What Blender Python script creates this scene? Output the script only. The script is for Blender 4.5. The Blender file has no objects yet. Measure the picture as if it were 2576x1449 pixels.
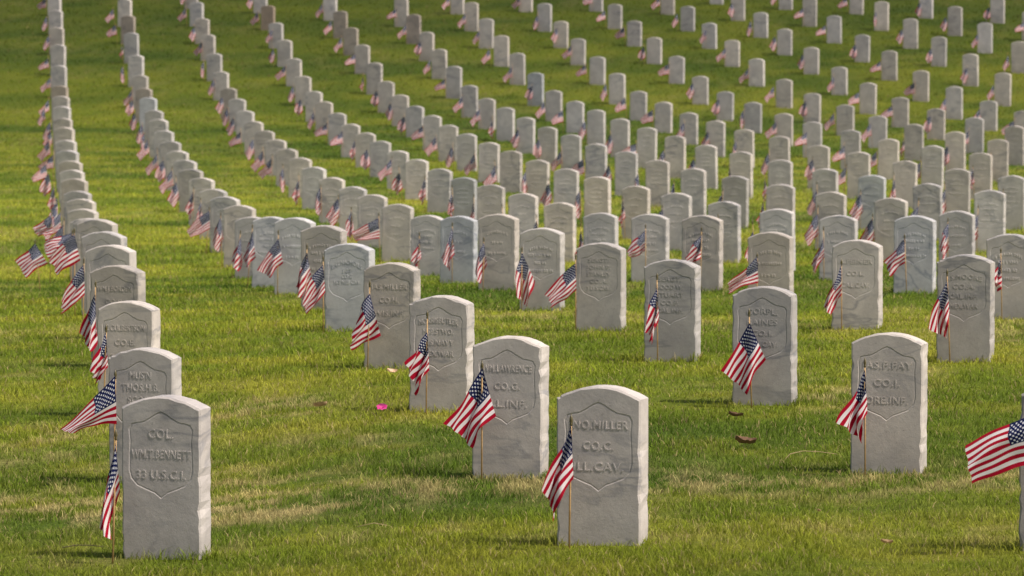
import bpy, bmesh, math, random
import numpy as np
from mathutils import Vector, Matrix
random.seed(7); rng=np.random.default_rng(11)
C=bpy.context.scene.collection
R=math.radians
# ------------------------------------------------------------ camera model
F=9960.0; CX,CY=1288.0,724.5; PITCH=R(3.0); HC=1.71
WT=0.322; SH=0.59; YAW=R(-18.5)
def world(x,y,d):
    xc=(x-CX)/F*d; yc=-(y-CY)/F*d
    return (xc, d*math.cos(PITCH)+yc*math.sin(PITCH), HC+yc*math.cos(PITCH)-d*math.sin(PITCH))
# ------------------------------------------------------------ survey of the files of stones: (x, top y[, w])
XV=90.0
A={2:6.12,3:11.05,4:15.8,5:20.4,6:25.0,7:29.5,8:34.4,9:39.3,10:44.0,11:48.3,12:52.6,13:57.0,14:61.3}
S={}
S[1]=[(418,995,227),(366,875,187),(324,757,162),(297,667,142),(280,616,130),(261,582,117),(244,551,107),(230,551,97),(219,549,90),
 (209,525,82),(203,500,77),(196,480,73),(188,449,69),(182,427,65.5),(177,404,62),(171,378,59),(167,352,56),(162,320,53),(158,291,50.5),(156,260,48),
 (153,228,46),(150,199,44),(148,156,42),(146,112,40.3),(143,69,38.7),(140,26,37.2),(137,-17,35.8)]
S[2]=[(1516,970),(1284,845),(1111,743),(987,660),(880,612),(815,566),(742,547),(680,545),(634,545),(603,516),(566,494),(537,475),(508,447),(482,427),
 (465,402),(447,379),(430,355),(413,328),(400,299),(388,268),(373,240),(362,208),(352,168),(342,123),(331,80),(322,39),(314,-3)]
S[3]=[(2681,964),(2237,837),(1925,720),(1692,652),(1512,610),(1364,573),(1255,538),(1154,543),(1075,541),(1000,513),(937,489),(888,469),(836,446),
 (790,427),(755,402),(722,380),(694,356),(666,331),(639,308),(617,278),(597,248),(576,221),(556,180),(540,134),(523,90),(509,48),(495,6),(481,-36)]
S[4]=[(2430,640),(2157,603),(1940,583),(1767,541),(1636,538),(1512,535),(1409,509),(1316,486),(1235,464),(1168,446),(1106,424),(1049,402),(1002,380),
 (957,357),(920,334),(882,312),(849,286),(816,257),(790,229),(763,191),(740,147),(717,100),(695,58),(674,15),(655,-28)]
S[5]=[(2540,588),(2302,542),(2110,541),(1957,525),(1823,506),(1702,485),(1600,467),(1504,444),(1424,424),(1352,402),(1286,379),(1230,358),(1175,336),
 (1128,314),(1087,290),(1044,266),(1007,238),(971,204),(942,157),(911,112),(883,69),(857,27),(831,-16)]
S[6]=[(2408,530),(2243,497),(2090,482),(1963,463),(1849,442),(1745,423),(1655,402),(1576,380),(1500,361),(1437,338),(1377,319),(1322,295),(1272,270),
 (1225,247),(1182,214),(1142,166),(1106,123),(1073,80),(1041,36),(1010,-8)]
S[7]=[(2490,478),(2335,461),(2194,440),(2077,424),(1964,400),(1865,380),(1778,364),(1699,341),(1627,320),(1560,298),(1500,276),(1447,254),(1393,227),
 (1348,176),(1302,133),(1262,88),(1223,44),(1186,1),(1151,-43)]
S[8]=[(2546,441),(2408,424),(2276,404),(2161,382),(2060,365),(1962,342),(1873,325),(1800,303),(1733,283),(1669,260),(1606,235),(1553,184),(1503,142),
 (1454,98),(1411,53),(1370,8),(1323,-38)]
S[9]=[(2467,384),(2346,364),(2235,349),(2140,327),(2044,306),(1972,285),(1894,263),(1824,240),(1762,193),(1702,150),(1646,103),(1596,62),(1547,17),(1500,-28)]
S[10]=[(2510,350),(2404,331),(2300,312),(2208,291),(2127,268),(2043,246),(1973,202),(1904,160),(1842,112),(1785,70),(1730,24),(1680,-20)]
S[11]=[(2553,315),(2451,295),(2355,275),(2265,249),(2184,208),(2112,168),(2041,122),(1974,79),(1914,33),(1857,-10),(1803,-52)]
S[12]=[(2574,285),(2487,256),(2401,217),(2317,177),(2238,127),(2169,87),(2099,39),(2037,-5),(1977,-50)]
S[13]=[(2523,180),(2442,133),(2362,92),(2291,45),(2218,2),(2155,-42)]
S[14]=[(2564,98),(2478,52),(2403,9),(2330,-34)]
S[15]=[(2590,10),(2510,-28)]
A[15]=65.6
HV={(2,0):.552,(2,2):.562,(2,4):.548,(3,4):.556,(4,1):.560,(3,7):.55,(3,3):.570,(3,2):.578}
stones=[]
for k in S:
    for r,t in enumerate(S[k]):
        w=t[2] if k==1 else (t[0]-XV)/A[k]
        d=F*WT/w
        X,Y,Z=world(t[0],t[1],d)
        stones.append(dict(k=k,r=r,px=t[0],py=t[1],w=w,d=d,X=X,Y=Y,zb=Z-SH,zg=Z-HV.get((k,r),SH-.006)))
# ------------------------------------------------------------ terrain fitted through the stones' feet
Yk=np.array([4,10,14,17,20,24,28,32,36,42,48,56,64,74,86,100.]); Tk=np.array([8,14,20,35,60,100.])
def hats(K,v):
    v=np.clip(v,K[0],K[-1]); M=np.zeros((len(v),len(K)))
    for i in range(len(K)):
        e=np.zeros(len(K)); e[i]=1; M[:,i]=np.interp(v,K,e)
    return M
sx=np.array([s['X'] for s in stones]); sy=np.array([s['Y'] for s in stones]); sz=np.array([s['zg'] for s in stones])
wt=np.where(sy<24,3.0,1.0)
M=np.hstack([hats(Yk,sy),hats(Tk,sy)*sx[:,None]])*wt[:,None]
reg=[]
n1,n2=len(Yk),len(Tk)
for i in range(1,n1-1):
    row=np.zeros(n1+n2); a=Yk[i]-Yk[i-1]; b=Yk[i+1]-Yk[i]
    row[i-1]=1/a; row[i]=-1/a-1/b; row[i+1]=1/b; reg.append(row*2.0)
for i in range(1,n2-1):
    row=np.zeros(n1+n2); row[n1+i-1]=1; row[n1+i]=-2; row[n1+i+1]=1; reg.append(row*4)
reg=np.array(reg)
sol=np.linalg.lstsq(np.vstack([M,reg]),np.concatenate([sz*wt,np.zeros(len(reg))]),rcond=None)[0]
ys=np.arange(-30,420,0.5)
base=np.interp(ys,Yk,sol[:n1]); tilt=np.interp(ys,Tk,sol[n1:])
base[ys<Yk[0]]=sol[0]
far=ys>100
slope=(sol[n1-1]-sol[n1-2])/(100-86)
base[far]=sol[n1-1]+slope*100*(1-np.exp(-(ys[far]-100)/100))
ker=np.exp(-np.linspace(-2,2,9)**2); ker/=ker.sum()
def smooth(a):
    p=np.concatenate([np.full(4,a[0]),a,np.full(4,a[-1])]); return np.convolve(p,ker,'valid')
for _ in range(2): base=smooth(base)
def terr0(X,Y):
    X=np.asarray(X,float); Y=np.asarray(Y,float)
    Xs=28*np.tanh(X/28)
    return np.interp(Y,ys,base)+np.interp(Y,ys,tilt)*Xs
near=[s for s in stones if s['w']>100]
NRES=[(s['X'],s['Y'],float(s['zg']-terr0(s['X'],s['Y']))) for s in near]
def terr(X,Y):
    z=terr0(X,Y); X=np.asarray(X,float); Y=np.asarray(Y,float)
    num=np.zeros(np.shape(z)); den=np.full(np.shape(z),.06)
    for a,b_,r_ in NRES:
        g=np.exp(-(((X-a)/.55)**2+((Y-b_)/1.0)**2)); num=num+g*r_; den=den+g
    return z+num/den
# ------------------------------------------------------------ noise
G=rng.random((256,256))
def vnoise(x,y):
    xi=np.floor(x).astype(int); yi=np.floor(y).astype(int); fx=x-xi; fy=y-yi
    fx=fx*fx*(3-2*fx); fy=fy*fy*(3-2*fy)
    g=lambda i,j:G[i%256,j%256]
    return (g(xi,yi)*(1-fx)+g(xi+1,yi)*fx)*(1-fy)+(g(xi,yi+1)*(1-fx)+g(xi+1,yi+1)*fx)*fy
def fbm(x,y,o=3):
    s=0;a=.5
    for i in range(o): s=s+a*vnoise(x*2**i+17*i,y*2**i+5*i); a*=.5
    return s/(1-.5**o)
def lawn(X,Y):
    big=fbm(X*.16+3,Y*.22+9); mid=fbm(X*.8,Y*1.1+40); fine=fbm(X*4,Y*4+7,2); band=fbm(X*.10+50,Y*.42+13,3)
    deep=np.array([.080,.125,.018]); lush=np.array([.178,.216,.022]); yel=np.array([.33,.295,.045]); straw=np.array([.54,.40,.21])
    t=np.clip((big*.3+mid*.3+band*.4-.36)*3.6,0,1)[:,None]
    c=deep*(1-t)+lush*t
    y=np.clip((mid*.35+fine*.35+band*.3-.47)*5,0,1)[:,None]*np.interp(Y,[14,22,50,75,90],[.45,.58,.62,.35,.1])[:,None]
    c=c*(1-y)+yel*y
    fs=fbm(X*9+3,Y*6,2)
    dry=np.clip((fbm(X*.7+70,Y*.55+20)-.52)*5,0,1)*np.clip((fs-.52)*7,0,1)
    dry=np.clip(dry+np.exp(-((Y-16.0-.05*X)/.6)**2)*np.clip((fs-.47)*7,0,1)*.9+np.exp(-((Y-14.2)/.4)**2)*np.clip((fs-.52)*7,0,1)*.5,0,1)
    dry=(dry*np.interp(Y,[12,22,35,60],[.65,.42,.25,.12]))[:,None]
    c=c*(1-dry)+straw*dry
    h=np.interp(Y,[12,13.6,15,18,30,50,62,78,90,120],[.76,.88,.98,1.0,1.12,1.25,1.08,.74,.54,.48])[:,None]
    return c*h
# ------------------------------------------------------------ helpers
def link(name,me,mat=None,parent=None):
    o=bpy.data.objects.new(name,me); C.objects.link(o)
    if mat and me is not None and not me.materials: me.materials.append(mat)
    if parent: o.parent=parent
    return o
def tag(o,label,cat,group=None):
    o['label']=label; o['category']=cat
    if group: o['group']=group
def tomesh(name,bm,smooth_=False):
    me=bpy.data.meshes.new(name); bm.to_mesh(me); bm.free()
    if smooth_:
        for p in me.polygons: p.use_smooth=True
    return me
def newmat(name):
    m=bpy.data.materials.new(name); m.use_nodes=True; nt=m.node_tree; nt.nodes.clear()
    return m,nt,nt.nodes,nt.links
class NB:
    def __init__(s,nt): s.nt=nt
    def m(s,op,a,b=None,c=None):
        n=s.nt.nodes.new('ShaderNodeMath'); n.operation=op
        for i,v in enumerate((a,b,c)):
            if v is None: continue
            if isinstance(v,(int,float)): n.inputs[i].default_value=v
            else: s.nt.links.new(v,n.inputs[i])
        return n.outputs[0]
    def mix(s,f,a,b,mode='MIX'):
        n=s.nt.nodes.new('ShaderNodeMix'); n.data_type='RGBA'; n.blend_type=mode
        for sock,v in ((n.inputs[0],f),(n.inputs[6],a),(n.inputs[7],b)):
            if isinstance(v,(int,float)): sock.default_value=v
            elif isinstance(v,tuple): sock.default_value=(*v,1)
            else: s.nt.links.new(v,sock)
        return n.outputs[2]
    def noise(s,vec,scale,detail=4,rough=.6,dist=0):
        n=s.nt.nodes.new('ShaderNodeTexNoise'); n.inputs['Scale'].default_value=scale; n.inputs['Detail'].default_value=detail
        n.inputs['Roughness'].default_value=rough; n.inputs['Distortion'].default_value=dist
        s.nt.links.new(vec,n.inputs['Vector']); return n.outputs['Fac']
    def ramp(s,f,lo,hi):
        n=s.nt.nodes.new('ShaderNodeMapRange'); n.inputs[1].default_value=lo; n.inputs[2].default_value=hi
        s.nt.links.new(f,n.inputs[0]); return n.outputs[0]
# marble
def marble(name,mult):
    m,nt,N,L=newmat(name); b=NB(nt); mult*=.95
    oi=N.new('ShaderNodeObjectInfo'); tc=N.new('ShaderNodeTexCoord'); geo=N.new('ShaderNodeNewGeometry')
    v=geo.outputs['Position']
    blot=b.ramp(b.noise(v,6,6,.7),.35,.68)
    col=b.mix(blot,(.48*mult,.43*mult,.395*mult),(.64*mult,.58*mult,.53*mult))
    stain=b.ramp(b.noise(v,2.6,6,.7,.5),.46,.72)
    col=b.mix(b.m('MULTIPLY',stain,.72),col,(.36*mult,.335*mult,.33*mult))
    mp=N.new('ShaderNodeMapping'); mp.inputs['Rotation'].default_value=(0,R(35),0); mp.inputs['Scale'].default_value=(1,1,2.6); L.new(v,mp.inputs[0])
    vn=b.noise(mp.outputs[0],1.6,4,.55,.8)
    vein=b.m('ABSOLUTE',b.m('SUBTRACT',vn,.5)); vein=b.ramp(vein,.035,0.0)
    vein=b.m('MULTIPLY',vein,b.ramp(b.noise(v,2.7,2,.5),.42,.62))
    col=b.mix(b.m('MULTIPLY',vein,.7),col,(.22*mult,.22*mult,.24*mult))
    # fine pits and grain
    speck=b.ramp(b.noise(v,110,2,.5),.65,.74); col=b.mix(b.m('MULTIPLY',speck,.45),col,(.22,.2,.17))
    grain=b.ramp(b.noise(v,70,4,.75),.3,.7); col=b.mix(b.m('MULTIPLY',grain,.12),col,(.30,.27,.25))
    sep=N.new('ShaderNodeSeparateXYZ'); L.new(tc.outputs['Object'],sep.inputs[0])
    foot=b.m('MULTIPLY',b.ramp(sep.outputs[2],.14,.0),b.ramp(b.noise(v,9,4,.7),.3,.65))
    col=b.mix(b.m('MULTIPLY',foot,.55),col,(.28,.25,.20))
    crown=b.m('MULTIPLY',b.ramp(sep.outputs[2],.5,.6),b.ramp(b.noise(v,16,5,.7),.4,.7))
    col=b.mix(b.m('MULTIPLY',crown,.2),col,(.38,.34,.30))
    col=b.mix(1.0,col,oi.outputs['Color'],'MULTIPLY')
    p=N.new('ShaderNodeBsdfPrincipled'); L.new(col,p.inputs['Base Color']); p.inputs['Roughness'].default_value=.75
    p.inputs['Specular IOR Level'].default_value=.25
    bp=N.new('ShaderNodeBump'); bp.inputs['Strength'].default_value=.35; bp.inputs['Distance'].default_value=.003
    L.new(b.m('ADD',b.noise(v,60,5,.7),b.m('MULTIPLY',b.noise(v,260,2,.5),.4)),bp.inputs['Height']); L.new(bp.outputs[0],p.inputs['Normal'])
    o=N.new('ShaderNodeOutputMaterial'); L.new(p.outputs[0],o.inputs[0]); return m
MARB=marble('weathered_marble',1.0); MARBP=marble('recessed_marble',1.0); MARBL=marble('raised_marble',1.09)
def simple(name,c1,c2,scale,rough=.6,trans=0):
    m,nt,N,L=newmat(name); b=NB(nt); tc=N.new('ShaderNodeTexCoord')
    col=b.mix(b.ramp(b.noise(tc.outputs['Object'],scale,3),.35,.65),c1,c2)
    p=N.new('ShaderNodeBsdfPrincipled'); L.new(col,p.inputs['Base Color']); p.inputs['Roughness'].default_value=rough
    o=N.new('ShaderNodeOutputMaterial')
    if trans:
        t=N.new('ShaderNodeBsdfTranslucent'); L.new(col,t.inputs[0]); mx=N.new('ShaderNodeMixShader'); mx.inputs[0].default_value=trans
        L.new(p.outputs[0],mx.inputs[1]); L.new(t.outputs[0],mx.inputs[2]); L.new(mx.outputs[0],o.inputs[0])
    else: L.new(p.outputs[0],o.inputs[0])
    return m
WOOD=simple('dowel_wood',(.34,.20,.075),(.46,.29,.12),60)
TIP=simple('dark_finial_paint',(.08,.065,.025),(.13,.10,.04),40,.4)
LEAFM=simple('dry_leaf',(.12,.065,.035),(.22,.12,.06),60,.8,.05)
LEAFT=simple('tan_dry_leaf',(.34,.22,.11),(.46,.31,.17),60,.8,.15)
LEAFP=simple('pale_dry_leaf',(.6,.38,.24),(.72,.5,.34),60,.8,.2)
PETAL=simple('pink_petal',(.62,.025,.22),(.78,.08,.36),50,.6,.25)
TWIG=simple('twig_bark',(.33,.23,.12),(.45,.33,.18),80,.8)
# flag cloth
def flagmat():
    m,nt,N,L=newmat('stars_and_stripes_cloth'); b=NB(nt)
    uv=N.new('ShaderNodeUVMap'); uv.uv_map='UVMap'; sep=N.new('ShaderNodeSeparateXYZ'); L.new(uv.outputs[0],sep.inputs[0])
    u,v=sep.outputs[0],sep.outputs[1]
    st=b.m('MODULO',b.m('FLOOR',b.m('MULTIPLY',v,12.999)),2.0)
    red,white,blue=(.42,.005,.026),(.84,.77,.77),(.007,.012,.070)
    col=b.mix(st,red,white)
    can=b.m('MULTIPLY',b.m('LESS_THAN',u,.4),b.m('GREATER_THAN',v,6/13))
    cx=b.m('MULTIPLY',u,30.0); cy=b.m('MULTIPLY',b.m('SUBTRACT',v,6/13),10/(7/13))
    def star(ox,oy):
        dx=b.m('SUBTRACT',b.m('WRAP',b.m('ADD',cx,ox),2.0,0.0),1.0)
        dy=b.m('SUBTRACT',b.m('WRAP',b.m('ADD',cy,oy),2.0,0.0),1.0)
        r=b.m('SQRT',b.m('ADD',b.m('MULTIPLY',dx,dx),b.m('MULTIPLY',dy,dy)))
        a=b.m('ARCTAN2',dx,dy)
        rr=b.m('MULTIPLY',r,b.m('SUBTRACT',1.15,b.m('MULTIPLY',b.m('COSINE',b.m('MULTIPLY',a,5.0)),.35)))
        return b.m('LESS_THAN',rr,.39)
    s=b.m('MAXIMUM',star(0,0),star(1,1))
    inb=b.m('MULTIPLY',b.m('MULTIPLY',b.m('GREATER_THAN',cx,.35),b.m('LESS_THAN',cx,11.65)),b.m('MULTIPLY',b.m('GREATER_THAN',cy,.35),b.m('LESS_THAN',cy,9.65)))
    ccol=b.mix(b.m('MULTIPLY',s,inb),blue,(.8,.8,.85))
    col=b.mix(can,col,ccol)
    tc=N.new('ShaderNodeTexCoord'); wv=b.noise(tc.outputs['Object'],25,4)
    col=b.mix(b.m('MULTIPLY',wv,.10),col,(.5,.45,.45),'MULTIPLY')
    d=N.new('ShaderNodeBsdfPrincipled'); L.new(col,d.inputs['Base Color']); d.inputs['Roughness'].default_value=.8; d.inputs['Specular IOR Level'].default_value=.12
    t=N.new('ShaderNodeBsdfTranslucent'); L.new(col,t.inputs[0]); mx=N.new('ShaderNodeMixShader'); mx.inputs[0].default_value=.26
    L.new(d.outputs[0],mx.inputs[1]); L.new(t.outputs[0],mx.inputs[2])
    o=N.new('ShaderNodeOutputMaterial'); L.new(mx.outputs[0],o.inputs[0]); return m
FLAG=flagmat()
# ------------------------------------------------------------ headstone meshes
HW=.1525; TH=.05; RISE=.042; EMB=.14
def outline(inset,n=14,rise=RISE):
    w=HW-inset; pts=[]
    zs=np.linspace(-EMB,SH-rise-inset,24)
    for z in zs: pts.append((w,z))
    for i in range(1,n):
        x=w*math.cos(math.pi*i/n); t=x/w
        pts.append((x,SH-inset-rise*(abs(t)**2.1)))
    for z in zs[::-1]: pts.append((-w,z))
    return pts
def shield(sc=1.0):
    P=[(0,-.052),(.02,-.060),(.045,-.076),(.070,-.089),(.098,-.093),(.115,-.098),(.125,-.116),(.121,-.16),(.124,-.22),(.125,-.265),(.117,-.295),(.094,-.320),(.060,-.334),(.026,-.347),(0,-.366)]
    P=[(x,SH+z) for x,z in P]
    full=P+[(-x,z) for x,z in P[-2:0:-1]]
    cz=SH-.21
    return [(x*sc,cz+(z-cz)*sc) for x,z in full]
def slab_mesh(seed,recess,chips=1.0):
    rnd=random.Random(seed); bm=bmesh.new()
    o0=outline(.006); o1=outline(0)
    jit=[rnd.random() for _ in o1]; jb=[rnd.random() for _ in o1]
    def ring(pts,y,amt=0,js=None):
        vs=[]
        for i,(x,z) in enumerate(pts):
            k=0
            if amt and js[i]>.55: k=amt*(js[i]-.55)/.45*rnd.uniform(.4,1)
            sgn=1 if x>0 else -1
            if abs(x)>HW*.9: x=x-sgn*k
            else: z=z-k*.7
            vs.append(bm.verts.new((x,y,z)))
        return vs
    R0=ring(o0,-TH,.012*chips,jit); R1=ring(o1,-TH+.006,.010*chips,jit); R2=ring(o1,TH-.005,.005*chips,jb); R3=ring(o0,TH)
    n=len(o1)
    for a,b_ in ((R0,R1),(R1,R2),(R2,R3)):
        for i in range(n):
            j=(i+1)%n; f=bm.faces.new((a[i],b_[i],b_[j],a[j])); 
    bm.faces.new(R3)
    if recess:
        sh=[bm.verts.new((x,-TH,z)) for x,z in shield()]
        es=[bm.edges.get((R0[i],R0[(i+1)%n])) for i in range(n)]
        m_=len(sh); es+=[bm.edges.new((sh[i],sh[(i+1)%m_])) for i in range(m_)]
        bmesh.ops.triangle_fill(bm,use_beauty=True,use_dissolve=False,edges=es)
    else: bm.faces.new(R0[::-1])
    bmesh.ops.recalc_face_normals(bm,faces=bm.faces)
    return tomesh('slab',bm)
def shield_mesh():
    bm=bmesh.new(); a=[bm.verts.new((x,-TH,z)) for x,z in shield()]
    b_=[bm.verts.new((x,-TH+.0017,z)) for x,z in shield(.972)]; c_=[bm.verts.new((x,-TH+.0008,z)) for x,z in shield(.94)]; n=len(a)
    for p_,q_ in ((a,b_),(b_,c_)):
        for i in range(n):
            j=(i+1)%n; bm.faces.new((p_[i],p_[j],q_[j],q_[i]))
    bm.faces.new(c_)
    bmesh.ops.recalc_face_normals(bm,faces=bm.faces)
    me=tomesh('shield_panel',bm)
    if me.polygons[-1].normal.y>0: me.flip_normals()
    return me
SHIELD=shield_mesh(); SHIELD.materials.append(MARBP)
SLABN=[slab_mesh(100+i,True,1.0) for i in range(12)]
SLABM=[slab_mesh(200+i,True,.8) for i in range(4)]
SLABF=[slab_mesh(300+i,False,.7) for i in range(4)]
for m_ in SLABN+SLABM+SLABF: m_.materials.append(MARB)
FL=-TH+.0008
def text_mesh(txt,z,h,wmax,arch):
    bm=bmesh.new()
    cu=bpy.data.curves.new('t','FONT'); cu.body=txt; cu.size=1; cu.extrude=.05; cu.offset=.008; cu.space_character=1.12; cu.space_word=.7; cu.resolution_u=3
    ob=bpy.data.objects.new('t',cu); C.objects.link(ob)
    dg=bpy.context.evaluated_depsgraph_get(); dg.update()
    me=bpy.data.meshes.new_from_object(ob.evaluated_get(dg))
    bpy.data.objects.remove(ob); bpy.data.curves.remove(cu)
    co=np.array([v.co[:] for v in me.vertices]); mn=co.min(0); mx=co.max(0)
    W=mx[0]-mn[0]; nat=h/.72; w=min(wmax,W*nat*1.15)
    fx=w/W
    for v in me.vertices:
        x=(v.co.x-(mn[0]+mx[0])/2)*fx; zz=v.co.y*nat
        v.co=(x, FL-(.0013 if v.co.z>0 else -.001), SH+z-h/2+zz-arch*x*x)
    bm.from_mesh(me); bpy.data.meshes.remove(me)
    me=tomesh('inscription_line',bm); me.materials.append(MARBL); return me
def worn_lines(seed):
    rnd=random.Random(seed); out=[]
    nl=rnd.choice([3,4,4]); z0=-.135; step=.165/(nl-1)
    for l in range(nl):
        bm=bmesh.new()
        wid=rnd.uniform(.08,.19) if l else rnd.uniform(.15,.19); x=-wid/2; z=SH+z0-l*step
        while x<wid/2:
            w=rnd.uniform(.008,.014); h=rnd.uniform(.016,.024); zz=z-(3.0*x*x if l==0 else 0)
            y0,y1=FL+.0006,FL-.0015
            vs=[]
            for (a,b_,c) in ((0,y0,0),(w,y0,0),(w,y0,h),(0,y0,h),(.002,y1,.002),(w-.002,y1,.002),(w-.002,y1,h-.003),(.002,y1,h-.002)):
                vs.append(bm.verts.new((x+a,b_,zz-h/2+c)))
            for q in ((4,5,6,7),(0,1,5,4),(1,2,6,5),(2,3,7,6),(3,0,4,7)): bm.faces.new([vs[i] for i in q])
            x+=w+rnd.choice([.004,.004,.005,.014])
        bmesh.ops.recalc_face_normals(bm,faces=bm.faces)
        me=tomesh('worn_inscription_line',bm); me.materials.append(MARBL); out.append(me)
    return out
WORN=[worn_lines(i) for i in range(6)]
def L3(a,b_,c,first=-.132,st=.073): return [(a,first,.030,.215,0),(b_,first-st,.030,.11,0),(c,first-2*st,.031,.18,0)]
def L4(*t): return [(x,-.118-i*.054,.027,.20 if i in(0,) else .155,1.2 if i==0 else 0) for i,x in enumerate(t)]
def L5(*t): return [(x,-.108-i*.044,.025,.155,0) for i,x in enumerate(t)]
TEXT={(1,0):[('COL.',-.132,.034,.095,0),('WM.T.BENNETT',-.205,.031,.228,0),('33 U.S.C.I.',-.278,.032,.19,0)],
 (1,1):[('MUS\'N',-.115,.032,.10,0),('THOS.H.B.',-.168,.033,.175,0),('SCOTT',-.222,.032,.12,0)],
 (1,2):L3('C.CULBERTSON','CO.E.','CAL.INF.'),
 (1,3):L3('WM.J.BORDEN','CO.H.','CAL.INF.'),
 (2,0):L3('JNO.MILLER','CO.C.','ILL.CAV.'),
 (2,1):L3('WM.LAWRENCE','CO.G.','ILL.INF.'),
 (2,2):L4('MORRISBUTLER','HSP.STWD.','U.S.NAVY','MEX.WAR'),
 (2,3):L3('JAS.MILLER','CO.H.','WIS.INF.'),
 (2,4):[('E.G.NICHOLS',-.115,.028,.20,3.5),('SGT',-.170,.026,.06,0),('CO.G',-.205,.026,.07,0),('1ST NEB CAV',-.242,.026,.17,0)],
 (3,1):L3('JAS.F.FAY','CO.I.','ORE.INF.'),
 (3,2):L4('CORPL.','RAINES','CO.I.','CAL.CAV.'),
 (3,3):L5('SERGT.','ROOD W.','STUART','CO.F.','CAL.INF.'),
 (3,4):L5('SERGT.','JOHN P.','STANLEY','CO.A.','3 U.S.CAV.'),
 (4,0):L4('J.S.MOORE','CO.A.','CAL.INF.','MEX.WAR'),
 (4,1):L3('A.FEINER','CO.L.','CAL.CAV.'),
}
TINT={(2,4):(1.04,1.12,1.22),(2,6):(1.04,1.10,1.18),(2,7):(1.04,1.10,1.18),(3,7):(.83,.92,1.03),(4,9):(.68,.74,.81),(6,4):(.74,.76,.78),(7,2):(.86,.94,1.03),
 (5,1):(1.02,1.09,1.18),(7,13):(.76,.84,.94),(2,20):(.95,1.04,1.15),(6,18):(.66,.61,.57),(5,21):(.64,.60,.54),(5,20):(.72,.68,.62),(4,23):(.64,.55,.45),(2,25):(.68,.63,.57),
 (2,21):(.74,.70,.64),(3,21):(.70,.68,.65),(1,21):(.70,.65,.59),(4,4):(.94,.96,.98),(3,5):(.94,.96,.98),(8,2):(1.03,1,.97),(2,24):(.80,.83,.87),(1,0):(.95,.95,.97),(2,0):(.98,.97,.98)}
ORD=['','front','second','third','fourth','fifth','sixth','seventh','eighth','ninth','tenth','eleventh','twelfth','thirteenth','fourteenth','fifteenth','sixteenth','seventeenth','eighteenth','nineteenth','twentieth','twenty-first','twenty-second','twenty-third','twenty-fourth','twenty-fifth','twenty-sixth','twenty-seventh','twenty-eighth','twenty-ninth']
FILE={1:'leftmost file'}
for k in range(2,16): FILE[k]=ORD[k]+' file from the left'
SPECIAL={(1,0):'large front left marble headstone reading COL. with a flag at its left edge',
 (1,1):"marble headstone reading MUS'N right behind the large front left stone",
 (2,0):'large marble headstone reading ILL.CAV. at the bottom centre',
 (2,1):'marble headstone reading CO.G. ILL.INF. behind the bottom centre stone',
 (2,2):'marble headstone reading U.S.NAVY MEX.WAR, third back from the bottom centre',
 (2,3):'marble headstone reading CO.H. WIS.INF. with a flag leaning at its left',
 (2,4):'bright bluish white headstone reading SGT CO.G under an arched top line',
 (3,0):'headstone cut off by the right edge behind a flying flag',
 (3,1):'marble headstone reading CO.I. ORE.INF. at the lower right',
 (4,0):'marble headstone reading CO.A. CAL.INF. MEX.WAR near the right edge',
 (3,3):'marble headstone reading SERGT. over CO.F. CAL.INF. right of centre',
 (3,4):'headstone reading SERGT. with U.S.CAV. at the bottom, near the centre',
 (3,2):'marble headstone reading CORPL. behind a wide hanging flag'}
SPFLAG={(1,0):'folded flag hanging on a stick left of the front left headstone',
 (1,1):'american flag blown to the left behind the front left headstone',
 (2,0):'folded american flag hanging before the bottom centre headstone',
 (2,1):'american flag spread in a diamond left of the CO.G. ILL.INF. headstone',
 (3,0):'large american flag flying in from the right edge',
 (3,2):'diamond shaped hanging flag before the headstone reading CORPL.',
 (3,1):'american flag hanging to the left before the CO.I. ORE.INF. headstone'}
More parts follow.
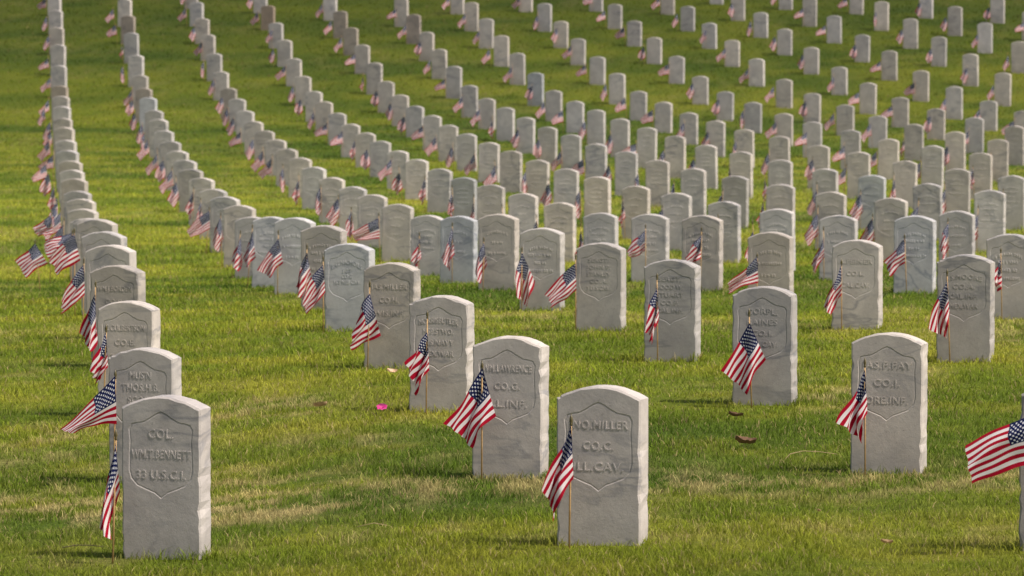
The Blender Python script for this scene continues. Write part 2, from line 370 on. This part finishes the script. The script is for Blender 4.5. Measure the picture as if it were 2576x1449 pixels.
# ------------------------------------------------------------ flags
Q={(1,0):((291,1112),(301,1240),(278,1362),(243,1316),-.066,1085),(1,1):((290,945),(293,1068),(188,1090),(146,1082),.10,935),
 (1,2):((267,836),(271,925),(240,968),(234,925),.13,820),(1,3):((240,740),(241,845),(233,884),(198,840),.08,708),
 (1,4):((211,666),(213,742),(152,790),(160,752),-.02,650),(1,5):((187,588),(202,655),(143,693),(124,652),-.08,575),
 (1,6):((182,586),(166,640),(122,650),(110,604),-.1,578),(1,7):((88,612),(120,664),(68,700),(35,655),-.75,605),
 (1,8):((130,540),(133,590),(95,596),(85,572),-.5,532),
 (2,0):((1437,1068),(1443,1205),(1394,1318),(1365,1222),.13,1048),(2,1):((1213,925),(1248,1048),(1188,1126),(1120,1066),.13,913),
 (2,2):((1075,835),(1080,932),(1046,995),(1025,912),.27,785),(2,3):((930,738),(958,845),(882,880),(893,818),.08,708),
 (2,4):((813,665),(818,735),(768,792),(762,752),.0,645),(2,5):((772,635),(784,700),(756,750),(745,722),.12,615),
 (2,6):((700,600),(712,662),(680,700),(648,678),.1,580),(2,7):((635,580),(643,648),(626,678),(608,650),-.1,565),
 (2,8):((605,595),(610,660),(599,690),(582,650),-.12,580),
 (3,0):((2612,1035),(2620,1163),(2447,1222),(2427,1120),.2,1020),(3,1):((2176,930),(2183,1040),(2173,1118),(2107,1058),.16,905),
 (3,2):((1885,812),(1927,905),(1880,995),(1815,930),.28,780),(3,3):((1653,722),(1658,800),(1638,866),(1622,825),.23,690),
 (3,4):((1448,662),(1450,730),(1390,772),(1373,742),.0,640),(3,5):((1313,636),(1346,708),(1324,770),(1298,745),.05,622),
 (3,6):((1217,610),(1225,665),(1206,712),(1195,680),.12,598),(3,7):((1138,572),(1143,640),(1130,683),(1112,650),.33,560),
 (3,8):((1055,598),(1060,650),(1048,678),(1036,652),.25,585),(3,9):((953,548),(955,600),(892,607),(886,585),-.02,535),
 (4,0):((2383,705),(2389,790),(2384,858),(2335,822),.2,680),(4,1):((2117,665),(2118,742),(2092,800),(2073,766),.17,655),
 (4,2):((1905,645),(1908,712),(1833,740),(1834,710),.17,638),(4,3):((1765,590),(1763,650),(1747,665),(1723,648),.43,572),
 (4,4):((1624,580),(1622,630),(1587,652),(1578,628),.37,565),(5,0):((2518,650),(2521,720),(2511,735),(2505,700),.3,625),
 (5,1):((2276,600),(2277,662),(2242,695),(2225,660),.28,590),(5,2):((2072,595),(2074,648),(2052,690),(2040,663),.1,570),
 (2,9):((555,545),(562,600),(548,633),(532,610),.0,535),
 (2,10):((527,530),(528,575),(478,598),(470,580),-.1,520),(3,10):((884,530),(890,575),(880,605),(870,585),-.15,520)}
VAR=[((.0,0),(.03,-.19),(-.05,-.31),(-.13,-.22)),((0,0),(.005,-.2),(-.04,-.33),(-.08,-.22)),((0,0),(.0,-.2),(-.20,-.25),(-.22,-.17)),
 ((0,0),(.015,-.19),(-.03,-.30),(-.06,-.22)),((0,0),(.0,-.2),(-.15,-.31),(-.20,-.22)),((0,0),(.01,-.2),(-.09,-.32),(-.14,-.23)),
 ((0,0),(0,-.2),(.03,-.33),(.06,-.22)),((0,0),(0,-.2),(-.22,-.22),(-.24,-.12))]
def cloth_mesh(q,seed,nu=22,nv=14):
    rnd=random.Random(seed); HT,HB,FB,FT=[np.array(p) for p in q]
    ln=np.linalg.norm(FT-HT)+np.linalg.norm(FB-HB); slack=max(0.0,1-ln/.6)
    A0=.014+.06*slack; ph=rnd.random(); k1=rnd.uniform(.8,1.3); sgn=rnd.choice([-1,1])
    vs=[];uvs=[]
    for j in range(nv+1):
        v=1-j/nv
        for i in range(nu+1):
            u=i/nu
            top=HT*(1-u)+FT*u; bot=HB*(1-u)+FB*u
            p=top*v+bot*(1-v)
            dirf=(FT-HT)*v+(FB-HB)*(1-v); nrm=np.array([dirf[1],-dirf[0]])/(np.linalg.norm(dirf)+1e-6)
            p=p+nrm*(.012*math.sin(math.pi*u)*(.4+math.cos(3*v+seed)))
            ramp=min(1,u*2.5+.06)
            w=math.sin(2*math.pi*(k1*v*(1-.25*u)+.55*u+ph)); w2=math.sin(2*math.pi*(2.2*v+1.1*u+ph*3)); 
            yy=A0*ramp*(w*.65+w2*.16)*sgn
            p=p+np.array([.25*yy,0.1*yy])+np.array([0.006*ramp*slack*3*w2,0])
            wav=.006*math.sin(2*math.pi*(u*1.4+ph))*(1 if v<.5 else -.7)
            vs.append((p[0],yy-.008,p[1]+wav*u)); uvs.append((u,v))
    faces=[];W=nu+1
    for j in range(nv):
        for i in range(nu):
            a=j*W+i; faces.append((a,a+W,a+W+1,a+1))
    me=bpy.data.meshes.new('flag_cloth'); me.from_pydata(vs,[],faces)
    ul=me.uv_layers.new(name='UVMap')
    for l in me.loops: ul.data[l.index].uv=uvs[l.vertex_index]
    for p in me.polygons: p.use_smooth=True
    me.materials.append(FLAG); return me
def tube(name,p0,p1,r0,r1,n=8,mat=None):
    bm=bmesh.new(); p0=Vector(p0);p1=Vector(p1); ax=(p1-p0).normalized(); t=ax.orthogonal().normalized(); b_=ax.cross(t)
    A_=[bm.verts.new(p0+(t*math.cos(a)+b_*math.sin(a))*r0) for a in [2*math.pi*i/n for i in range(n)]]
    B_=[bm.verts.new(p1+(t*math.cos(a)+b_*math.sin(a))*r1) for a in [2*math.pi*i/n for i in range(n)]]
    for i in range(n): bm.faces.new((A_[i],A_[(i+1)%n],B_[(i+1)%n],B_[i]))
    bm.faces.new(A_[::-1]); bm.faces.new(B_)
    me=tomesh(name,bm,True)
    if mat: me.materials.append(mat)
    return me
STICKL=.44
STICK=tube('stick',(0,0,-.08),(0,0,STICKL),.0034,.003,8,WOOD)
def finial():
    bm=bmesh.new(); prof=[(.0035,0),(.0055,.004),(.004,.008),(.0065,.018),(.005,.028),(.0008,.042)]; rings=[]
    for r,z in prof: rings.append([bm.verts.new((r*math.cos(2*math.pi*i/8),r*math.sin(2*math.pi*i/8),z)) for i in range(8)])
    for a,b_ in zip(rings,rings[1:]):
        for i in range(8): bm.faces.new((a[i],a[(i+1)%8],b_[(i+1)%8],b_[i]))
    bm.faces.new(rings[-1]); bm.faces.new(rings[0][::-1])
    return tomesh('finial',bm,True)
FIN=finial(); FIN.materials.append(TIP)
CLV=[cloth_mesh(q,40+i,14,10) for i,q in enumerate(VAR)]+[cloth_mesh(q,60+i,14,10) for i,q in enumerate(VAR[:6])]
GH='rows of marble headstones on the lawn'; GF='small flags planted at the headstones'
rnd=random.Random(5)
near_bases=[]
for s in stones:
    k,r=s['k'],s['r']; key=(k,r); w=s['w']
    tz=float(terr(s['X'],s['Y']))
    z=s['zb'] if w>90 else min(max(s['zb'],tz-.05),tz+.04)
    z=min(z,tz+.05)
    yaw=YAW+R(rnd.uniform(-1.6,1.6)); lean=(R(rnd.uniform(-.9,.9)),R(rnd.uniform(-.7,.7)),yaw)
    if w>100: lean=(R(rnd.uniform(-.4,.4)),R(rnd.uniform(-.3,.3)),YAW)
    g=rnd.uniform(.82,1.08); wv=rnd.uniform(-.025,.03)
    tint=TINT.get(key,(g*(1+wv),g,g*(1-wv*1.6)))
    lab=SPECIAL.get(key)
    adj='pale marble headstone'
    if key in TINT:
        t=tint; adj='bluish marble headstone' if t[2]>t[0]+.05 else ('dark stained marble headstone' if t[0]<.8 else 'pale marble headstone')
    if not lab:
        lab=f"{adj}, {ORD[r+1]} {'one in' if r==0 else 'back in'} the {FILE[k]}"
    if w>=50:
        root=link('headstone',None); root.location=(s['X'],s['Y'],z); root.rotation_euler=lean
        tag(root,lab,'headstone',GH)
        nearm=w>118
        sl=link('slab',(SLABN[(r*3+k)%12] if nearm else SLABM[rnd.randrange(4)]),None,root); sl.color=(*tint,1)
        sp=link('shield_panel',SHIELD,None,root); sp.color=(*tint,1)
        if key in TEXT: ms=[text_mesh(*l) for l in TEXT[key]]
        else: ms=WORN[rnd.randrange(6)]
        for q_ in ms:
            it=link('inscription_line' if key in TEXT else 'worn_inscription_line',q_,None,root); it.color=(*tint,1)
    else:
        root=link('headstone',SLABF[rnd.randrange(4)]); root.location=(s['X'],s['Y'],z); root.rotation_euler=lean; root.color=(*tint,1)
        tag(root,lab,'headstone',GH)
    if w>70: near_bases.append((s['X'],s['Y'],w))
    q=Q.get(key)
    if q:
        f=q[4]
    else:
        f=rnd.choice([-.12,-.06,0,.05,.1,.2,.3]) if w>75 else rnd.choice([-.15,-.1,-.05,0,.05,.12,.2])
        if k==1: f=rnd.choice([-.2,-.1,-.3,0,-.05])
    fx=s['X']+(f-.5)*WT; fy=s['Y']-.14 if w>60 else s['Y']-.16
    fz=float(terr(fx,fy))
    fr=link('small_flag',None); tag(fr,SPFLAG.get(key,f"small american flag at the {ORD[r+1]} headstone {'' if r==0 else 'back '}in the {FILE[k]}"),'flag',GF)
    fr.location=(fx,fy,fz)
    if q:
        dd=s['d']*(fy/s['Y'])
        def loc(p):
            a=world(p[0],p[1],dd); return (a[0]-fx,a[2]-fz)
        HT=loc(q[0]); stt=loc((q[0][0],q[5]))
        top=stt[1]-.032
        leanx=(HT[0])
        if key==(1,7): leanx=loc((88,606))[0]
        st=link('stick',tube('stick',(0,0,-.08),(leanx,0,top),.0036,.003,8,WOOD),None,fr)
        fn=link('finial',FIN,None,fr); fn.location=(leanx,0,top)
        quad=[loc(p) for p in q[:4]]
        link('flag_cloth',cloth_mesh(quad,k*31+r,30,20),None,fr)
    else:
        st=link('stick',STICK,None,fr)
        fr.rotation_euler=(R(rnd.uniform(-3,3)),R(rnd.uniform(-7,4)),R(rnd.uniform(-22,22)))
        if w>55:
            fn=link('finial',FIN,None,fr); fn.location=(0,0,STICKL)
        wts=[4,4,1,3,2,4,.6,0,4,4,.6,3,2,4] if w>60 else [4,1,4,.6,6,5,.3,.6,4,1,4,.6,6,5]
        wch=rnd.choices(range(len(CLV)),weights=wts)[0]
        cl=link('flag_cloth',CLV[wch],None,fr); cl.location=(0,0,STICKL-.008-rnd.choice([0,0,.02,.05])); 
# ------------------------------------------------------------ terrain sheet
def axis(segs):
    a=[]
    for lo,hi,st in segs: a+=list(np.arange(lo,hi,st))
    return np.array(a+[segs[-1][1]])
ax=axis([(-160,-40,12),(-40,-14,1.2),(-14,14,.18),(14,40,1.2),(40,160,12)]); ay=axis([(-25,8,3),(8,45,.16),(45,110,.5),(110,400,10)])
XX,YY=np.meshgrid(ax,ay); ZZ=terr(XX.ravel(),YY.ravel())+ (vnoise(XX.ravel()*2.5,YY.ravel()*2.5)-.5)*.012
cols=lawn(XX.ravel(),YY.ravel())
nx,ny=len(ax),len(ay)
idx=np.arange(nx*ny).reshape(ny,nx)
fc=np.stack([idx[:-1,:-1],idx[:-1,1:],idx[1:,1:],idx[1:,:-1]],-1).reshape(-1,4)
def np_mesh(name,V,Fc,col):
    me=bpy.data.meshes.new(name); me.vertices.add(len(V)); me.vertices.foreach_set('co',V.astype(np.float32).ravel())
    k=Fc.shape[1]; me.loops.add(Fc.size); me.loops.foreach_set('vertex_index',Fc.astype(np.int32).ravel())
    me.polygons.add(len(Fc)); me.polygons.foreach_set('loop_start',(np.arange(len(Fc))*k).astype(np.int32))
    me.update(calc_edges=True)
    at=me.color_attributes.new('Col','FLOAT_COLOR','POINT'); at.data.foreach_set('color',np.hstack([col,np.ones((len(col),1))]).astype(np.float32).ravel())
    return me
gm,nt,N,L=newmat('lawn_soil_and_thatch'); b=NB(nt)
at=N.new('ShaderNodeAttribute'); at.attribute_name='Col'; tc=N.new('ShaderNodeTexCoord')
n1_=b.noise(tc.outputs['Object'],28,6,.75)
mp=N.new('ShaderNodeMapping'); mp.inputs['Scale'].default_value=(3,9,3); L.new(tc.outputs['Object'],mp.inputs[0]); n3_=b.noise(mp.outputs[0],4,5,.75)
col=b.mix(b.ramp(n1_,.35,.65),(.6,.6,.55),(1.15,1.15,1.1)); col=b.mix(1.0,at.outputs['Color'],col,'MULTIPLY')
c2=b.mix(b.ramp(n3_,.35,.68),(.75,.77,.7),(1.2,1.18,1.1)); col=b.mix(1.0,col,c2,'MULTIPLY')
p=N.new('ShaderNodeBsdfPrincipled'); L.new(col,p.inputs['Base Color']); p.inputs['Roughness'].default_value=.95; p.inputs['Specular IOR Level'].default_value=.1
bp=N.new('ShaderNodeBump'); bp.inputs['Distance'].default_value=.03; bp.inputs['Strength'].default_value=.6; L.new(n1_,bp.inputs['Height']); L.new(bp.outputs[0],p.inputs['Normal'])
o=N.new('ShaderNodeOutputMaterial'); L.new(p.outputs[0],o.inputs[0])
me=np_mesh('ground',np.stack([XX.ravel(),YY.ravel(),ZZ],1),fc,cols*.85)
for p_ in me.polygons: p_.use_smooth=True
gr=link('ground',me,gm); gr['kind']='structure'
# ------------------------------------------------------------ grass
gm2,nt,N,L=newmat('grass_blades'); at=N.new('ShaderNodeAttribute'); at.attribute_name='Col'
d_=N.new('ShaderNodeBsdfDiffuse'); t_=N.new('ShaderNodeBsdfTranslucent'); mx=N.new('ShaderNodeMixShader'); mx.inputs[0].default_value=.42
L.new(at.outputs['Color'],d_.inputs['Color']); L.new(at.outputs['Color'],t_.inputs[0]); L.new(d_.outputs[0],mx.inputs[1]); L.new(t_.outputs[0],mx.inputs[2])
o=N.new('ShaderNodeOutputMaterial'); L.new(mx.outputs[0],o.inputs[0])
NBL=640000
t=rng.uniform(106**-.2,11.8**-.2,NBL); d=t**-5
X=(rng.uniform(-.15,.15,NBL))*d; Y=d
ex,ey=[],[]
for bx,by,w in near_bases:
    n=int(200*min(1,(w/140)**1.5)); a=rng.uniform(0,1,n); side=rng.integers(0,4,n); off=rng.uniform(0,.025,n)
    lx=np.where(side<2,(a-.5)*.33,np.where(side==2,-HW-off,HW+off)); ly=np.where(side==0,-TH-off,np.where(side==1,TH+off,(a-.5)*.1))
    c,s_=math.cos(YAW),math.sin(YAW)
    ex.append(bx+lx*c-ly*s_); ey.append(by+lx*s_+ly*c)
ex=np.concatenate(ex); ey=np.concatenate(ey); ne=len(ex)
X=np.concatenate([X,ex]); Y=np.concatenate([Y,ey]); n=len(X)
extra=np.zeros(n,bool); extra[NBL:]=True
Z=terr(X,Y)-.004
clump=fbm(X*5,Y*5+3,2)
H=(.014+.024*rng.random(n)**1.5)*(.45+1.1*clump)*(np.maximum(Y,14)/14)**.22
H[extra]*=1.5
Wd=.0015*(np.maximum(Y,12)/14)**.9*rng.uniform(.7,1.4,n)
phi=rng.uniform(0,2*math.pi,n); lean=rng.uniform(.15,1.1,n); la=rng.uniform(0,2*math.pi,n)
dx,dy=np.cos(phi)*Wd,np.sin(phi)*Wd; lx,ly=np.cos(la)*lean*H,np.sin(la)*lean*H
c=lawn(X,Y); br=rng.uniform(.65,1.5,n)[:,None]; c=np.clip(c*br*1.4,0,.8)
st=rng.random(n)<(.035+.09*fbm(X*1.5+11,Y*1.5,2)); c[st]=np.array([.54,.42,.20])*rng.uniform(.6,1.1,(st.sum(),1))*np.interp(Y[st],[14,60,90],[1,.8,.45])[:,None]
P0=np.stack([X-dx,Y-dy,Z],1); P1=np.stack([X+dx,Y+dy,Z],1)
mx_,my_=X+lx*.35,Y+ly*.35; P2=np.stack([mx_+dx*.75,my_+dy*.75,Z+H*.6],1); P3=np.stack([mx_-dx*.75,my_-dy*.75,Z+H*.6],1)
P4=np.stack([X+lx,Y+ly,Z+H*(1-.12*lean)],1)
V=np.stack([P0,P1,P2,P3,P4],1).reshape(-1,3)
bi=(np.arange(n)*5)[:,None]
Fc=np.concatenate([bi+np.array([[0,1,2]]),bi+np.array([[0,2,3]]),bi+np.array([[3,2,4]])],1).reshape(-1,3)
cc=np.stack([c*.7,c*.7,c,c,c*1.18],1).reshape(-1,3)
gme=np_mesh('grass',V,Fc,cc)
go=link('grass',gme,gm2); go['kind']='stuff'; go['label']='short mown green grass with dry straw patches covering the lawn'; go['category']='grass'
# ------------------------------------------------------------ litter on the lawn
def ground_at(x,y):
    d=8.0
    while d<120:
        a=world(x,y,d)
        if a[2]<=float(terr(a[0],a[1])): break
        d+=.05
    return a[0],a[1],float(terr(a[0],a[1]))
def leaf(x,y,size,mat,rz,label,curl=.35,wid=.33):
    bm=bmesh.new(); n=9; rows=[]
    for i in range(n):
        t=i/(n-1); hw=wid*math.sin(math.pi*min(1,t*.98+.01))**.7*(1-.25*t)+.01
        z=curl*(t-.5)**2*1.3
        rows.append([bm.verts.new(((t-.5)*size,sg*hw*size,(z+abs(sg)*.22+random.uniform(-.03,.03))*size)) for sg in (-1,-.5,0,.5,1)])
    for a,b_ in zip(rows,rows[1:]):
        for i in range(4): bm.faces.new((a[i],a[i+1],b_[i+1],b_[i]))
    st0=bm.verts.new((-.75*size,0,.02)); bm.faces.new((rows[0][1],rows[0][3],st0))
    p=ground_at(x,y); o=link('fallen_leaf',tomesh('fallen_leaf',bm,True),mat); o.location=(p[0],p[1],p[2]+.026); o.rotation_euler=(R(22),R(8),rz)
    tag(o,label,'leaf','dry leaves lying on the grass')
leaf(985,950,.06,LEAFP,.4,'pale curled dry leaf on the grass left of the U.S.NAVY headstone',.5,.4)
leaf(806,1038,.07,LEAFT,2.9,'flat tan leaf on the grass left of the pink blossom')
leaf(1872,1132,.11,LEAFM,.5,'long dark brown leaf on the grass below the CORPL. headstone',.35,.17)
leaf(1850,1062,.07,LEAFM,.1,'small brown leaf right at the foot of the CORPL. headstone',.3,.13)
leaf(2230,1385,.045,LEAFT,.2,'tan leaf on the grass at the bottom right of the lawn',.3,.18)
leaf(2058,1305,.03,LEAFT,1.2,'tiny tan leaf on grass between two lower right headstones')
p=ground_at(961,1044); fr=link('fallen_blossom',None); fr.location=(p[0],p[1],p[2]+.03); fr.rotation_euler=(R(30),0,0); fr.scale=(.85,.85,.85); tag(fr,'bright pink blossom lying on the grass left of centre','flower')
for i in range(7):
    bm=bmesh.new(); a=i*math.pi*2/7+.3; rows=[]
    for j in range(5):
        t=j/4; hw=.016*math.sin(math.pi*(.12+.8*t)); r_=.004+.028*t; z=.026*t*(1.4-t)+random.uniform(0,.003)
        rows.append([bm.verts.new((r_*math.cos(a)-sg*hw*math.sin(a),r_*math.sin(a)+sg*hw*math.cos(a),z+abs(sg)*.003)) for sg in (-1,0,1)])
    for q1,q2 in zip(rows,rows[1:]):
        for m__ in range(2): bm.faces.new((q1[m__],q1[m__+1],q2[m__+1],q2[m__]))
    link('petal',tomesh('petal',bm,True),PETAL,fr)
def twig(x,y,pts,r,label):
    p=ground_at(x,y); bm=bmesh.new(); prev=None
    for i,(a,b_,z) in enumerate(pts):
        rr=r*(1-.6*i/len(pts)); ring=[bm.verts.new((a,b_+rr*math.cos(q_),z+rr*math.sin(q_))) for q_ in [2*math.pi*m__/6 for m__ in range(6)]]
        if prev:
            for m__ in range(6): bm.faces.new((prev[m__],prev[(m__+1)%6],ring[(m__+1)%6],ring[m__]))
        else: bm.faces.new(ring[::-1])
        prev=ring
    bm.faces.new(prev)
    o=link('fallen_twig',tomesh('fallen_twig',bm,True),TWIG); o.location=(p[0],p[1],p[2]+.025); tag(o,label,'twig','dry twigs lying on the grass')
twig(2040,1165,[(-.12,-.12,0),(-.09,0,.012),(-.03,.05,.02),(.04,.06,.016),(.12,.07,.004)],.002,'thin curved dry twig on straw patch left of the lower right headstone')
twig(205,1395,[(-.07,0,0),(-.02,.01,.008),(.03,-.01,.01),(.08,.01,.002)],.002,'short dry twig on the grass at the bottom left corner')
twig(940,1345,[(-.06,0,.0),(0,.02,.012),(.05,.01,.004)],.0015,'short pale twig on the grass between the two front headstones')
# ------------------------------------------------------------ light
sd=Vector((.57,-.325,.85)).normalized()
su=bpy.data.lights.new('sun','SUN'); su.energy=4.8; su.angle=R(2.0); su.color=(1,.94,.85)
so=bpy.data.objects.new('sun',su); C.objects.link(so); so.rotation_euler=sd.to_track_quat('Z','Y').to_euler()
W=bpy.data.worlds.new('World'); bpy.context.scene.world=W; W.use_nodes=True; nt=W.node_tree
bg=nt.nodes['Background']; sk=nt.nodes.new('ShaderNodeTexSky'); sk.sky_type='NISHITA'; sk.sun_disc=False
sk.sun_elevation=math.asin(sd.z); sk.sun_rotation=math.atan2(sd.x,sd.y); sk.dust_density=4; sk.air_density=.8
nt.links.new(sk.outputs[0],bg.inputs[0]); bg.inputs[1].default_value=.12
# ------------------------------------------------------------ camera
cam=bpy.data.cameras.new('camera'); co=bpy.data.objects.new('camera',cam); C.objects.link(co)
co.location=(0,0,HC); co.rotation_euler=(math.pi/2-PITCH,0,0)
cam.sensor_width=36; cam.lens=36*F/2576; cam.clip_end=1000
cam.dof.use_dof=True; cam.dof.focus_distance=16.5; cam.dof.aperture_fstop=9.5
bpy.context.scene.camera=co
bpy.context.scene.view_settings.view_transform='Standard'
